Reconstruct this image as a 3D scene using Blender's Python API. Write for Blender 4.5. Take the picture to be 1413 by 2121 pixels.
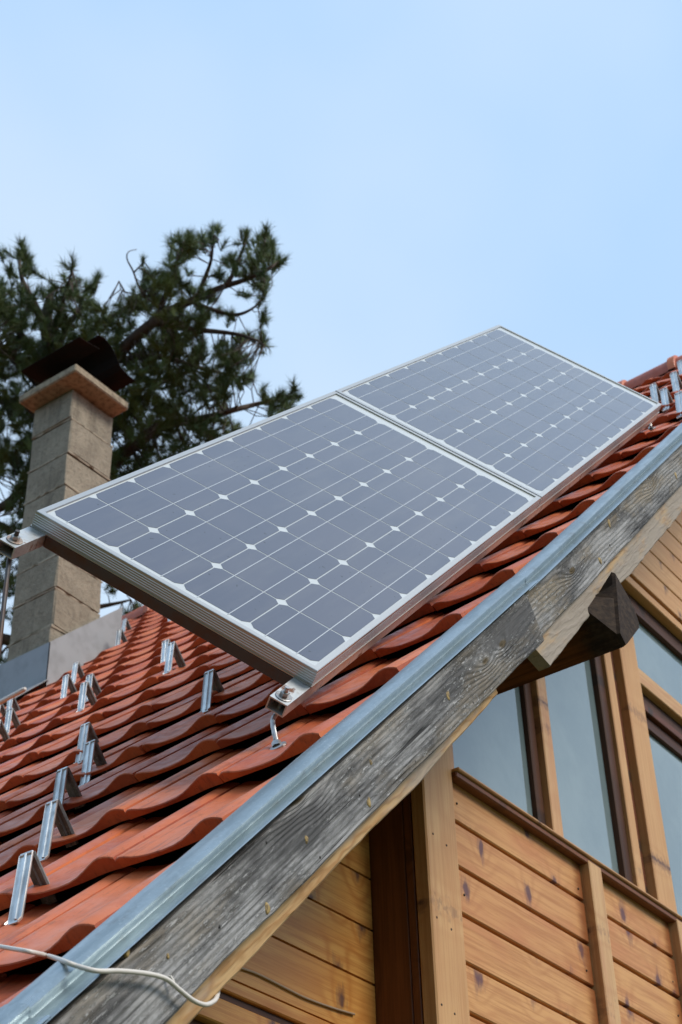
import bpy, math, random
import numpy as np
from mathutils import Matrix, Vector, noise as mnoise

# ------------------------------------------------------------------ camera, sky, sun, exposure
scene = bpy.context.scene
for o in list(bpy.data.objects): bpy.data.objects.remove(o)
ZC = 1.70                                     # eye height above the ground
AZ, PITCH, ROLL = math.radians(54.574), math.radians(36.8755), math.radians(1.893)
FPX, PW, PH = 3342.7, 1413.0, 2121.0          # focal length in photo pixels, photo size
f_ = np.array([math.sin(AZ)*math.cos(PITCH), math.cos(AZ)*math.cos(PITCH), math.sin(PITCH)])
r_ = np.cross(f_, [0, 0, 1]); r_ /= np.linalg.norm(r_)
d_ = np.cross(f_, r_)
RC = np.array([math.cos(ROLL)*r_ + math.sin(ROLL)*d_, -math.sin(ROLL)*r_ + math.cos(ROLL)*d_, f_])
cam_d = bpy.data.cameras.new('camera'); cam = bpy.data.objects.new('camera', cam_d)
scene.collection.objects.link(cam); scene.camera = cam
cam_d.sensor_fit = 'VERTICAL'; cam_d.sensor_height = 36; cam_d.sensor_width = 24
cam_d.lens = FPX / PH * 36; cam_d.clip_start = .05; cam_d.clip_end = 2000
cm = Matrix.Identity(4)
for i in range(3):
    cm[i][0], cm[i][1], cm[i][2] = RC[0][i], -RC[1][i], -RC[2][i]
cm[2][3] = ZC
cam.matrix_world = cm
cam_d.dof.use_dof = True; cam_d.dof.focus_distance = 2.95; cam_d.dof.aperture_fstop = 12.0

SUN_EL, SUN_AZ = math.radians(43), math.radians(172)     # azimuth from +Y towards +X
sdir = Vector((math.sin(SUN_AZ)*math.cos(SUN_EL), math.cos(SUN_AZ)*math.cos(SUN_EL), math.sin(SUN_EL)))
SKYO = 4.0
world = bpy.data.worlds.new('World'); scene.world = world; world.use_nodes = True
wn = world.node_tree; wn.nodes.clear()
def wnode(t, **k):
    n = wn.nodes.new(t)
    for a, b in k.items(): setattr(n, a, b)
    return n
sky = wnode('ShaderNodeTexSky', sky_type='NISHITA', sun_disc=False)
sky.sun_elevation = SUN_EL; sky.sun_rotation = SUN_AZ; sky.air_density = 1.0; sky.dust_density = 2.0; sky.ozone_density = 1.5
tcw = wnode('ShaderNodeTexCoord'); mpw = wnode('ShaderNodeMapping'); mpw.inputs['Location'].default_value = (SKYO, 0, 0); cn = wnode('ShaderNodeTexNoise')
cn.inputs['Scale'].default_value = 1.6; cn.inputs['Detail'].default_value = 4; cn.inputs['Roughness'].default_value = .5
crw = wnode('ShaderNodeValToRGB')
crw.color_ramp.elements[0].position = .38; crw.color_ramp.elements[0].color = (2.75, 4.0, 5.6, 1)
crw.color_ramp.elements[1].position = .64; crw.color_ramp.elements[1].color = (3.95, 4.75, 5.6, 1)
mixw = wnode('ShaderNodeMix', data_type='RGBA')
mixw.inputs[0].default_value = .88      # thin bright cloud veil over the blue
bgw = wnode('ShaderNodeBackground'); bgw.inputs['Strength'].default_value = .10
outw = wnode('ShaderNodeOutputWorld')
wn.links.new(tcw.outputs['Generated'], mpw.inputs['Vector']); wn.links.new(mpw.outputs[0], cn.inputs['Vector']); wn.links.new(cn.outputs['Fac'], crw.inputs['Fac'])
wn.links.new(crw.outputs['Color'], mixw.inputs[7]); wn.links.new(sky.outputs['Color'], mixw.inputs[6])
wn.links.new(mixw.outputs[2], bgw.inputs['Color']); wn.links.new(bgw.outputs[0], outw.inputs['Surface'])
sun_d = bpy.data.lights.new('sun', 'SUN'); sun_d.energy = 1.5; sun_d.angle = math.radians(24); sun_d.color = (1, .92, .80)
sun = bpy.data.objects.new('sun', sun_d); scene.collection.objects.link(sun)
sun.rotation_euler = sdir.to_track_quat('Z', 'Y').to_euler()
scene.view_settings.view_transform = 'Standard'; scene.view_settings.look = 'None'
scene.view_settings.gamma = 1; scene.view_settings.exposure = 0.95
scene.render.resolution_x = 682; scene.render.resolution_y = 1024

# ------------------------------------------------------------------ geometry helpers
random.seed(7); RNG = np.random.default_rng(5)
COL = scene.collection
CAM = np.array([0, 0, ZC])
RA = math.radians(44.9)
S = np.array([math.cos(RA), 0, math.sin(RA)]); N = np.array([-math.sin(RA), 0, math.cos(RA)]); YV = np.array([0, 1., 0])
def ray(x, y):
    d = RC.T @ np.array([(x-PW/2)/FPX, (y-PH/2)/FPX, 1.]); return d/np.linalg.norm(d)
def hit(px, p0, nn):                     # photo pixel -> point on a plane (camera-relative)
    d = ray(*px); return d*(np.dot(p0, nn)/np.dot(d, nn))
def proj(X):
    c = RC @ np.asarray(X, float); return FPX*c[0]/c[2]+PW/2, FPX*c[1]/c[2]+PH/2, c[2]
def hit_y(px, y): return hit(px, YV*y, YV)
def hit_h(px, h): return hit(px, N*h, N)
def R3(s, y, h): return S*s + YV*y + N*h   # roof coordinates -> camera-relative
WM = {}
def mat4(ex, ey, ez, o):
    m = Matrix.Identity(4)
    for i in range(3): m[i][0], m[i][1], m[i][2], m[i][3] = float(ex[i]), float(ey[i]), float(ez[i]), float(o[i])
    m[2][3] += ZC
    return m
I4 = mat4((1, 0, 0), (0, 1, 0), (0, 0, 1), (0, 0, 0))
ROOFM = lambda o: mat4(S, YV, N, o)
def place(o, parent, M):
    COL.objects.link(o); o.parent = parent; WM[o] = M
    o.matrix_basis = (WM[parent].inverted() @ M) if parent else M
def props(o, label=None, cat=None, group=None, kind=None):
    if label: o['label'] = label
    if cat: o['category'] = cat
    if group: o['group'] = group
    if kind: o['kind'] = kind
    return o
def mesh(name, verts, faces, m, smooth=False, angle=None):
    me = bpy.data.meshes.new(name); me.from_pydata([tuple(map(float, v)) for v in verts], [], faces)
    if m: me.materials.append(m)
    if smooth: me.polygons.foreach_set('use_smooth', [True]*len(me.polygons))
    me.update()
    return me
def obj(name, verts, faces, m, parent=None, M=None, smooth=False, me=None):
    me = me or mesh(name, verts, faces, m, smooth)
    o = bpy.data.objects.new(name, me); place(o, parent, M if M is not None else I4); return o
def empty(name, loc, label, cat, group=None, M=None):
    o = bpy.data.objects.new(name, None); o.empty_display_size = .1
    place(o, None, M if M is not None else mat4((1, 0, 0), (0, 1, 0), (0, 0, 1), loc))
    return props(o, label, cat, group)
def cbox(lx, ly, lz, c=.003):
    """chamfered box centred on the origin"""
    hx, hy, hz = lx/2, ly/2, lz/2; c = min(c, hx*.9, hy*.9, hz*.9)
    V = []; ix = {}
    for sx in (-1, 1):
        for sy in (-1, 1):
            for sz in (-1, 1):
                for a in range(3):
                    p = [sx*(hx-c), sy*(hy-c), sz*(hz-c)]; p[a] = (sx*hx, sy*hy, sz*hz)[a]
                    ix[(sx, sy, sz, a)] = len(V); V.append(p)
    F = []
    for a in range(3):
        b, d = (a+1) % 3, (a+2) % 3
        for sg in (-1, 1):
            q = []
            for u, w in ((-1, -1), (1, -1), (1, 1), (-1, 1)):
                k = [0, 0, 0]; k[a], k[b], k[d] = sg, u, w; q.append(ix[(*k, a)])
            F.append(q if sg > 0 else q[::-1])
        for sb in (-1, 1):                       # edge along axis a
            for sd in (-1, 1):
                k0 = [0, 0, 0]; k1 = [0, 0, 0]; k0[a], k1[a] = -1, 1
                for k in (k0, k1): k[b], k[d] = sb, sd
                q = [ix[(*k0, b)], ix[(*k1, b)], ix[(*k1, d)], ix[(*k0, d)]]
                F.append(q if sb*sd > 0 else q[::-1])
    for sx in (-1, 1):
        for sy in (-1, 1):
            for sz in (-1, 1):
                q = [ix[(sx, sy, sz, a)] for a in range(3)]; F.append(q if sx*sy*sz > 0 else q[::-1])
    return V, F
def box(name, x, y, z, m, parent, c=.003, M=None, ex=None):
    """axis-aligned box from ranges (camera-relative house axes); grain runs along its longest side"""
    a = np.array([x, y, z], float); mid = a.mean(1); L = a[:, 1]-a[:, 0]
    if ex is None: ex = int(np.argmax(L))
    E3 = np.eye(3)
    if ex == 0: A = (0, 1, 2)
    elif ex == 1: A = (1, 2, 0)
    else: A = (2, 0, 1)
    V, F = cbox(L[A[0]], L[A[1]], L[A[2]], c)
    if M is None: Mw = mat4(E3[A[0]], E3[A[1]], E3[A[2]], mid)
    else:
        b = np.array(M.to_3x3()); Mw = mat4(b[:, A[0]], b[:, A[1]], b[:, A[2]], np.array(M.translation)-CAM + b @ mid)
    return obj(name, V, F, m, parent, Mw)
def tube(pts, r, n=8, cap=True):
    pts = [np.asarray(p, float) for p in pts]; V = []; F = []
    rr = r if hasattr(r, '__len__') else [r]*len(pts)
    up = None
    for i, p in enumerate(pts):
        t = pts[min(i+1, len(pts)-1)] - pts[max(i-1, 0)]; t /= np.linalg.norm(t)+1e-12
        if up is None:
            up = np.cross(t, [0, 0, 1.]) if abs(t[2]) < .9 else np.cross(t, [1., 0, 0])
        up = up - t*(up @ t); up /= np.linalg.norm(up); w = np.cross(t, up)
        for k in range(n):
            a = 2*math.pi*k/n; V.append(p + rr[i]*(math.cos(a)*up + math.sin(a)*w))
    for i in range(len(pts)-1):
        for k in range(n):
            a, b = i*n+k, i*n+(k+1) % n; F.append((a, b, b+n, a+n))
    if cap: F += [tuple(range(n))[::-1], tuple(range((len(pts)-1)*n, len(pts)*n))]
    return V, F
def smooth_line(pts, k=6):
    pts = [np.asarray(p, float) for p in pts]; out = []
    for i in range(len(pts)-1):
        p0, p1, p2, p3 = pts[max(i-1, 0)], pts[i], pts[i+1], pts[min(i+2, len(pts)-1)]
        for j in range(k):
            t = j/k
            out.append(.5*((2*p1)+(-p0+p2)*t+(2*p0-5*p1+4*p2-p3)*t*t+(-p0+3*p1-3*p2+p3)*t**3))
    return out+[pts[-1]]
def prism(poly, axis, depth):
    """poly: list of 3-D points (planar), extruded by axis*depth"""
    n = len(poly); ax = np.asarray(axis, float)*depth
    V = [np.asarray(p, float) for p in poly] + [np.asarray(p, float)+ax for p in poly]
    F = [tuple(range(n))[::-1], tuple(range(n, 2*n))] + [(i, (i+1) % n, (i+1) % n+n, i+n) for i in range(n)]
    nn = np.cross(V[1]-V[0], V[2]-V[0])
    if nn @ ax < 0: F = [f[::-1] for f in F]
    return V, F

# ------------------------------------------------------------------ materials
class G:
    def __init__(s, name):
        s.m = bpy.data.materials.new(name); s.m.use_nodes = True; s.t = s.m.node_tree; s.t.nodes.clear()
        s.out = s.n('ShaderNodeOutputMaterial'); s.b = s.n('ShaderNodeBsdfPrincipled'); s.l(s.b.outputs[0], s.out.inputs[0])
    def n(s, t, **k):
        n = s.t.nodes.new(t)
        for a, b in k.items(): setattr(n, a, b)
        return n
    def l(s, a, b): s.t.links.new(a, b)
    def setin(s, sock, v):
        if isinstance(v, bpy.types.NodeSocket): s.l(v, sock)
        elif isinstance(v, (tuple, list)) and len(v) == 3 and sock.type == 'RGBA': sock.default_value = (*v, 1)
        else: sock.default_value = v
    def math(s, op, a, b=0.0, c=None, clamp=False):
        n = s.n('ShaderNodeMath', operation=op, use_clamp=clamp); s.setin(n.inputs[0], a); s.setin(n.inputs[1], b)
        if c is not None: s.setin(n.inputs[2], c)
        return n.outputs[0]
    def mix(s, f, a, b, mode='MIX'):
        n = s.n('ShaderNodeMix', data_type='RGBA', blend_type=mode); s.setin(n.inputs[0], f); s.setin(n.inputs[6], a); s.setin(n.inputs[7], b); return n.outputs[2]
    def noise(s, vec, scale, detail=3, rough=.5, dist=0):
        n = s.n('ShaderNodeTexNoise'); s.setin(n.inputs['Vector'], vec); n.inputs['Scale'].default_value = scale
        n.inputs['Detail'].default_value = detail; n.inputs['Roughness'].default_value = rough; n.inputs['Distortion'].default_value = dist; return n.outputs['Fac']
    def ramp(s, f, a, b, lo=0., hi=1.):
        n = s.n('ShaderNodeMapRange'); s.setin(n.inputs[0], f); n.inputs[1].default_value = a; n.inputs[2].default_value = b
        n.inputs[3].default_value = lo; n.inputs[4].default_value = hi; n.interpolation_type = 'SMOOTHSTEP'; return n.outputs[0]
    def scale(s, vec, sc):
        n = s.n('ShaderNodeVectorMath', operation='MULTIPLY'); s.setin(n.inputs[0], vec); n.inputs[1].default_value = sc; return n.outputs[0]
    def coords(s, rnd=True):
        tc = s.n('ShaderNodeTexCoord').outputs['Object']
        if not rnd: return tc
        r = s.n('ShaderNodeObjectInfo').outputs['Random']
        c = s.n('ShaderNodeCombineXYZ'); s.l(s.math('MULTIPLY', r, 37.), c.inputs[0]); s.l(s.math('MULTIPLY', r, 11.3), c.inputs[1]); s.l(s.math('MULTIPLY', r, 23.7), c.inputs[2])
        a = s.n('ShaderNodeVectorMath', operation='ADD'); s.l(tc, a.inputs[0]); s.l(c.outputs[0], a.inputs[1]); s.rnd = r; s.raw = tc
        return a.outputs[0]
    def bump(s, h, st=.3, d=.002, prev=None):
        n = s.n('ShaderNodeBump'); n.inputs['Strength'].default_value = st; n.inputs['Distance'].default_value = d; s.l(h, n.inputs['Height'])
        if prev is not None: s.l(prev, n.inputs['Normal'])
        s.l(n.outputs[0], s.b.inputs['Normal']); return n.outputs[0]
    def fin(s, color=None, rough=None, metal=None, **k):
        if color is not None: s.setin(s.b.inputs['Base Color'], color)
        if rough is not None: s.setin(s.b.inputs['Roughness'], rough)
        if metal is not None: s.setin(s.b.inputs['Metallic'], metal)
        for a, b in k.items(): s.setin(s.b.inputs[a.replace('_', ' ')], b)
        return s.m

def wood(name, light, dark, red, knot=(.10, .05, .045), ring=.55, ringscale=55, knots=.085, stain=None, rough=.6, fine=.8, wav=.10):
    g = G(name); v = g.coords()
    blot = g.noise(g.scale(v, (2, 9, 9)), 1.6, 3)
    # cathedral rings: bands across the width, bent by noise stretched along the grain and by the knots
    vor = g.n('ShaderNodeTexVoronoi', feature='F1'); vor.inputs['Randomness'].default_value = 1
    vor.voronoi_dimensions = '2D'; s0_ = g.n('ShaderNodeSeparateXYZ'); g.l(v, s0_.inputs[0]); c0_ = g.n('ShaderNodeCombineXYZ')
    g.l(g.math('MULTIPLY', s0_.outputs[0], 5.5), c0_.inputs[0]); g.l(g.math('MULTIPLY', s0_.outputs[2], 3.4), c0_.inputs[1]); g.l(c0_.outputs[0], vor.inputs['Vector']); vor.inputs['Scale'].default_value = 1.0
    kd = vor.outputs['Distance']
    warp = g.noise(g.scale(v, (1.1, 4, 7)), 1.0, 3, .5)
    sep = g.n('ShaderNodeSeparateXYZ'); g.l(v, sep.inputs[0])
    ph = g.math('MULTIPLY', g.math('ADD', sep.outputs[2], g.math('MULTIPLY', warp, wav)), float(ringscale)*2)
    ph = g.math('ADD', ph, g.math('MULTIPLY', g.math('POWER', g.math('SUBTRACT', .5, kd, clamp=True), 2.0), 60.))
    rg = g.math('POWER', g.math('ADD', g.math('MULTIPLY', g.math('SINE', ph), .5), .5), 2.2)
    fi = g.noise(g.scale(v, (3, 120, 120)), 1, 5, .75)
    c = g.mix(g.math('MULTIPLY', rg, ring), light, dark)
    c = g.mix(g.math('MULTIPLY', g.ramp(blot, .45, .7), .6), c, red)
    c = g.mix(g.math('MULTIPLY', g.ramp(fi, .42, .62), fine*.8), c, dark)
    c = g.mix(g.math('MULTIPLY', g.math('FRACT', g.math('MULTIPLY', g.rnd, 5.3)), .35), c, red)
    wob = g.math('MULTIPLY', g.noise(g.scale(v, (55, 60, 30)), 1, 4, .6), .17)
    km = g.ramp(g.math('ADD', kd, wob), knots+.135, knots+.075)
    c = g.mix(g.math('MULTIPLY', km, .85), c, knot)
    sm = g.ramp(g.math('ADD', kd, g.math('MULTIPLY', g.noise(g.scale(v, (40, 60, 9)), 1, 4, .6), .5)), .40, .30)
    c = g.mix(g.math('MULTIPLY', sm, .38), c, knot)
    if stain:                                   # rusty water stain that has crept in from the ends
        at = g.n('ShaderNodeAttribute', attribute_type='OBJECT', attribute_name='half_length')
        sg = g.n('ShaderNodeSeparateXYZ'); g.l(g.raw, sg.inputs[0])
        nz = g.math('MULTIPLY', g.noise(g.scale(v, (9, 110, 110)), 1, 4, .7), .05)
        e = g.ramp(g.math('SUBTRACT', g.math('SUBTRACT', at.outputs['Fac'], sg.outputs[0]), nz), .040, -.012)
        c = g.mix(g.math('MULTIPLY', e, .85), c, stain)
    h = g.math('ADD', g.math('MULTIPLY', fi, .6), g.math('MULTIPLY', rg, .3))
    g.bump(h, .35, .0012)
    return g.fin(c, rough, Specular_IOR_Level=.35)

M = {}
M['pine'] = wood('pine_cladding', (.62, .325, .12), (.38, .145, .04), (.50, .185, .07), knot=(.10, .04, .05), ring=.3, knots=.05, stain=(.20, .055, .013), rough=.5)
M['pine_post'] = wood('pine_post', (.60, .36, .165), (.45, .22, .085), (.54, .28, .12), ring=.35, knots=.01, rough=.55)
M['pine_frame'] = wood('pine_window_frame', (.60, .38, .18), (.44, .21, .085), (.52, .24, .12), ring=.35, knots=.005, rough=.5)
M['pine_gold'] = wood('golden_pine', (.68, .36, .10), (.40, .125, .022), (.58, .23, .045), ring=.55, ringscale=30, wav=.2, knots=.035, rough=.42)
M['brown'] = wood('brown_stained_wood', (.085, .03, .011), (.035, .012, .005), (.07, .022, .008), knot=(.03, .012, .006), ring=.5, rough=.55)  # stained wood, its tone deepened for the shade in the reveals
M['redbrown'] = wood('red_brown_reveal', (.14, .042, .015), (.05, .016, .007), (.12, .032, .012), knot=(.04, .02, .01), ring=.4, rough=.55)  # reveal shade is put into this red-brown too

def weathered(name, tan=.25, knots=.05):
    g = G(name); v = g.coords()
    vor = g.n('ShaderNodeTexVoronoi', feature='F1'); g.l(g.scale(v, (2.6, .5, 7.5)), vor.inputs['Vector']); vor.inputs['Scale'].default_value = 1.
    kd = vor.outputs['Distance']
    sep = g.n('ShaderNodeSeparateXYZ'); g.l(v, sep.inputs[0])
    warp = g.noise(g.scale(v, (.9, 3, 5)), 1.0, 3, .5)
    ph = g.math('MULTIPLY', g.math('ADD', sep.outputs[2], g.math('MULTIPLY', warp, .07)), 620.)
    ph = g.math('ADD', ph, g.math('MULTIPLY', g.math('POWER', g.math('SUBTRACT', .38, kd, clamp=True), 2.), 160.))
    rg = g.math('ADD', g.math('MULTIPLY', g.math('SINE', ph), .5), .5)
    fi = g.noise(g.scale(v, (3.2, 210, 210)), 1, 5, .75)
    pat = g.noise(g.scale(v, (3.0, 10, 17)), 1, 6, .68, .25)
    pat2 = g.noise(g.scale(v, (2.2, 6, 9)), 1.3, 4, .6)
    c = g.mix(g.ramp(pat, .40, .60), (.10, .098, .10), (.36, .355, .357))
    c = g.mix(g.math('MULTIPLY', g.ramp(pat2, .5, .66), tan*1.6), c, (.30, .235, .15))
    c = g.mix(g.math('MULTIPLY', g.math('MULTIPLY', rg, g.ramp(pat2, .4, .62)), .26), c, (.06, .057, .056))
    c = g.mix(g.math('MULTIPLY', g.ramp(fi, .50, .68), .62), c, (.045, .044, .044))
    fl = g.noise(g.scale(v, (45, 260, 260)), 1, 5, .75)
    flm = g.math('MULTIPLY', g.ramp(fl, .535, .60), g.ramp(pat2, .38, .56))
    c = g.mix(g.math('MULTIPLY', flm, .7), c, (.52, .515, .515))
    if knots: c = g.mix(g.math('MULTIPLY', g.ramp(kd, knots+.03, knots), .9), c, (.10, .07, .03))
    h = g.math('SUBTRACT', g.math('ADD', g.math('MULTIPLY', rg, .5), g.math('MULTIPLY', flm, .4)), g.math('MULTIPLY', fi, .9))
    crk = g.noise(g.scale(v, (1.6, 120, 120)), 1, 3, .6); cm_ = g.ramp(crk, .66, .70); c = g.mix(g.math('MULTIPLY', cm_, .85), c, (.012, .011, .011)); g.bump(g.math('SUBTRACT', h, g.math('MULTIPLY', cm_, 1.2)), 1., .004)
    return g.fin(c, .85, Specular_IOR_Level=.2)
M['grey_board'] = weathered('weathered_grey_board')
M['grey_board2'] = weathered('weathered_smooth_grey_board', .4, .04)

def tan_board(name='weathered_tan_board', lo=.46, hi=.62, amt=.75):
    g = G(name); v = g.coords()
    sep = g.n('ShaderNodeSeparateXYZ'); g.l(v, sep.inputs[0])
    warp = g.noise(g.scale(v, (2.4, 5, 12)), 1, 4, .6)
    rg = g.math('POWER', g.math('ADD', g.math('MULTIPLY', g.math('SINE', g.math('MULTIPLY', g.math('ADD', sep.outputs[2], g.math('MULTIPLY', warp, .2)), 230.)), .5), .5), 2.)
    fi = g.noise(g.scale(v, (8, 190, 190)), 1, 4, .65); pat = g.noise(g.scale(v, (3.2, 8, 14)), 1, 4, .6)
    c = g.mix(g.math('MULTIPLY', rg, .6), (.50, .33, .165), (.30, .14, .045))
    c = g.mix(g.math('MULTIPLY', g.ramp(pat, lo, hi), amt), c, (.30, .27, .24))
    c = g.mix(g.math('MULTIPLY', g.ramp(fi, .55, .75), .6), c, (.10, .07, .05))
    g.bump(g.math('SUBTRACT', rg, fi), .5, .002)
    return g.fin(c, .8, Specular_IOR_Level=.2)
M['tan_board'] = tan_board()
M['tan_board2'] = tan_board('weathered_grey_tan_board', .34, .52, .88)
M['warm_brown'] = wood('warm_brown_wood', (.20, .072, .026), (.10, .033, .012), (.17, .055, .02), knot=(.04, .016, .008), ring=.5, knots=.0, rough=.5)

def purlin_mat():
    g = G('purlin_wood'); v = g.coords(False)
    sep = g.n('ShaderNodeSeparateXYZ'); g.l(v, sep.inputs[0])
    fi = g.noise(g.scale(v, (6, 110, 110)), 1, 4, .6); pat = g.noise(g.scale(v, (9, 16, 16)), 1, 4, .6)
    c = g.mix(g.ramp(fi, .35, .7), (.21, .075, .024), (.09, .03, .01))
    e = g.ramp(g.math('ADD', sep.outputs[0], g.math('MULTIPLY', pat, .16)), .22, .14)
    c = g.mix(g.math('MULTIPLY', e, .93), c, g.mix(g.ramp(g.noise(g.scale(v, (25, 60, 60)), 1, 4, .7), .4, .65), (.014, .011, .009), (.045, .032, .022)))
    g.bump(fi, .5, .002)
    return g.fin(c, .8, Specular_IOR_Level=.2)
M['purlin'] = purlin_mat()

def tile_mat():
    g = G('terracotta'); tc = g.coords(False)
    info = g.n('ShaderNodeObjectInfo'); geo = g.n('ShaderNodeNewGeometry')
    r = g.math('FRACT', g.math('ADD', info.outputs['Random'], geo.outputs['Random Per Island']))
    r2 = g.math('FRACT', g.math('MULTIPLY', r, 7.37))
    pos = geo.outputs['Position']
    # streaks run down the slope: rotate the position into roof axes
    vr = g.n('ShaderNodeVectorRotate', rotation_type='Y_AXIS'); g.l(pos, vr.inputs['Vector']); vr.inputs['Angle'].default_value = RA
    n1 = g.noise(pos, 7, 5, .62); n2 = g.noise(pos, 85, 5, .7); n3 = g.noise(g.scale(vr.outputs[0], (7, 75, 30)), 1, 4, .65); n4 = g.noise(pos, 190, 2, .5); n5 = g.noise(pos, 22, 4, .6)
    c = g.mix(r, (.62, .168, .057), (.46, .092, .033))
    c = g.mix(g.math('MULTIPLY', g.ramp(r2, .72, 1.), .55), c, (.30, .055, .034))
    c = g.mix(g.math('MULTIPLY', g.ramp(n1, .46, .68), .5), c, (.27, .046, .024))
    c = g.mix(g.math('MULTIPLY', g.ramp(n2, .48, .7), .3), c, (.56, .17, .075))
    c = g.mix(g.math('MULTIPLY', g.ramp(n3, .52, .72), .5), c, (.15, .042, .028))
    c = g.mix(g.math('MULTIPLY', g.ramp(n5, .60, .72), .4), c, (.12, .06, .04))
    c = g.mix(g.math('MULTIPLY', g.ramp(n4, .70, .76), .8), c, (.05, .025, .018))
    g.bump(n2, .25, .0014)
    return g.fin(c, g.ramp(n5, .3, .7, .36, .62), Specular_IOR_Level=.5)
M['tile'] = tile_mat()
def plain(name, color, rough=.6, metal=0., nscale=None, amt=.3, color2=None, bump=0, **k):
    g = G(name); c = color
    if nscale:
        v = g.coords(); nz = g.noise(v, nscale, 5, .6)
        c = g.mix(g.math('MULTIPLY', g.ramp(nz, .4, .7), amt), color, color2 or tuple(x*.5 for x in color))
        if bump: g.bump(nz, bump, .002)
    return g.fin(c, rough, metal, **k)
M['deck'] = plain('roof_deck', (.09, .05, .03), .9)
def galv(name, base=(.40, .46, .485), d=(.27, .33, .36), rough=.27):
    g = G(name); v = g.coords()
    n1 = g.noise(g.scale(v, (3, 14, 14)), 2.2, 5, .65); vo = g.n('ShaderNodeTexVoronoi'); g.l(v, vo.inputs['Vector']); vo.inputs['Scale'].default_value = 170
    n2 = g.noise(v, 160, 2, .6)
    c = g.mix(g.ramp(n1, .35, .68), base, d); sv = g.n('ShaderNodeSeparateXYZ'); g.l(vo.outputs['Color'], sv.inputs[0]); c = g.mix(g.math('MULTIPLY', sv.outputs[0], .3), c, d)
    c = g.mix(g.math('MULTIPLY', g.ramp(n2, .6, .72), .35), c, (.58, .62, .63))
    dirt = g.noise(g.scale(v, (6, 9, 9)), 3, 5, .7); c = g.mix(g.math('MULTIPLY', g.ramp(dirt, .55, .72), .45), c, (.20, .20, .185))
    g.bump(n2, .08, .0006)
    return g.fin(c, g.ramp(n1, .3, .7, rough, rough+.16), .85)
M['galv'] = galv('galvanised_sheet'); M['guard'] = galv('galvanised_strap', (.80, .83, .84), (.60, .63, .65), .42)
M['strap_shaded'] = galv('shaded_galvanised_strap', (.24, .26, .27), (.14, .15, .155), .45)  # same galvanised strap, underside shade put into a darker colour
M['lead'] = plain('lead_flashing', (.27, .28, .295), .55, .45, 9, .5, (.17, .175, .18), .05)
M['alu'] = plain('anodised_aluminium', (.50, .50, .49), .36, .85, 30, .3, (.46, .45, .44))
def steel_rust():
    g = G('painted_steel_rail'); v = g.coords(); nz = g.noise(v, 22, 5, .7); n2 = g.noise(v, 90, 3)
    m = g.ramp(nz, .56, .68)
    c = g.mix(m, (.50, .53, .55), (.15, .055, .022)); c = g.mix(g.math('MULTIPLY', g.ramp(n2, .5, .7), .25), c, (.2, .12, .08))
    return g.fin(c, g.ramp(nz, .5, .7, .42, .8), g.ramp(nz, .5, .66, .6, 0.))
M['rail'] = steel_rust()
M['darksteel'] = plain('dark_steel_bar', (.085, .082, .085), .5, .6, 18, .7, (.11, .05, .025))
M['bolt'] = plain('zinc_bolt', (.42, .42, .42), .35, .9, 60, .5, (.22, .16, .11))
M['rust'] = plain('rusty_washer', (.36, .33, .30), .55, .6, 45, .9, (.20, .07, .025))
def cell_mat():
    g = G('solar_cell'); v = g.coords(); geo = g.n('ShaderNodeNewGeometry')
    sp = g.noise(geo.outputs['Position'], 75, 2, .5); n1 = g.noise(geo.outputs['Position'], 4, 3)
    c = g.mix(g.rnd, (.068, .072, .108), (.050, .057, .094))
    c = g.mix(g.math('MULTIPLY', g.ramp(n1, .4, .7), .5), c, (.082, .082, .115))
    du = g.noise(g.scale(geo.outputs['Position'], (3, 30, 3)), 1, 5, .65); c = g.mix(g.math('MULTIPLY', g.ramp(du, .45, .75), .35), c, (.13, .13, .145))
    c = g.mix(g.math('MULTIPLY', g.ramp(sp, .715, .74), .85), c, (.008, .008, .01))
    return g.fin(c, .35, 0., Specular_IOR_Level=.3, Coat_Weight=1., Coat_Roughness=.06, Coat_IOR=1.5)
M['cell'] = cell_mat()
M['backsheet'] = plain('white_backsheet', (.52, .55, .56), .5, 0, 6, .25, (.44, .47, .48), Coat_Weight=1., Coat_Roughness=.06)
M['busbar'] = plain('tinned_ribbon', (.50, .52, .54), .4, .3, Coat_Weight=1., Coat_Roughness=.06)
def block_mat():
    g = G('concrete_block'); v = g.coords(); geo = g.n('ShaderNodeNewGeometry'); p = geo.outputs['Position']
    n1 = g.noise(p, 6, 5, .65); n2 = g.noise(p, 42, 5, .75)
    c = g.mix(g.ramp(n1, .35, .7), (.33, .29, .225), (.23, .20, .155)); c = g.mix(g.math('MULTIPLY', g.ramp(n2, .48, .66), .6), c, (.13, .11, .085)); n3 = g.noise(g.scale(p, (14, 14, 1.2)), 1, 4, .6); c = g.mix(g.math('MULTIPLY', g.ramp(n3, .52, .7), .45), c, (.11, .095, .075))
    c = g.mix(g.math('MULTIPLY', g.rnd, .25), c, (.34, .29, .22))
    g.bump(n2, .9, .012)
    return g.fin(c, .92, Specular_IOR_Level=.15)
M['block'] = block_mat()
M['mortar'] = plain('mortar', (.36, .31, .235), .95, 0, 60, .5, (.16, .13, .10), .6)
M['cap'] = plain('chimney_slab', (.30, .245, .17), .95, 0, 30, .8, (.12, .09, .06), .6)
M['cowl'] = plain('sooty_sheet', (.010, .009, .009), .8, 0., 7, .7, (.02, .010, .007), Specular_IOR_Level=.1)
M['cable'] = plain('white_pvc', (.66, .62, .57), .45, 0, 25, .25, (.5, .42, .36))
M['wire'] = plain('brown_wire', (.40, .28, .19), .6)
M['knot'] = plain('dry_knot', (.38, .26, .09), .7, 0, 160, .95, (.03, .02, .01))
M['nail'] = plain('nail_head', (.025, .022, .02), .6, .4)
M['bark'] = plain('pine_bark', (.085, .062, .05), .95, 0, 14, .8, (.03, .022, .018), .6)
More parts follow.
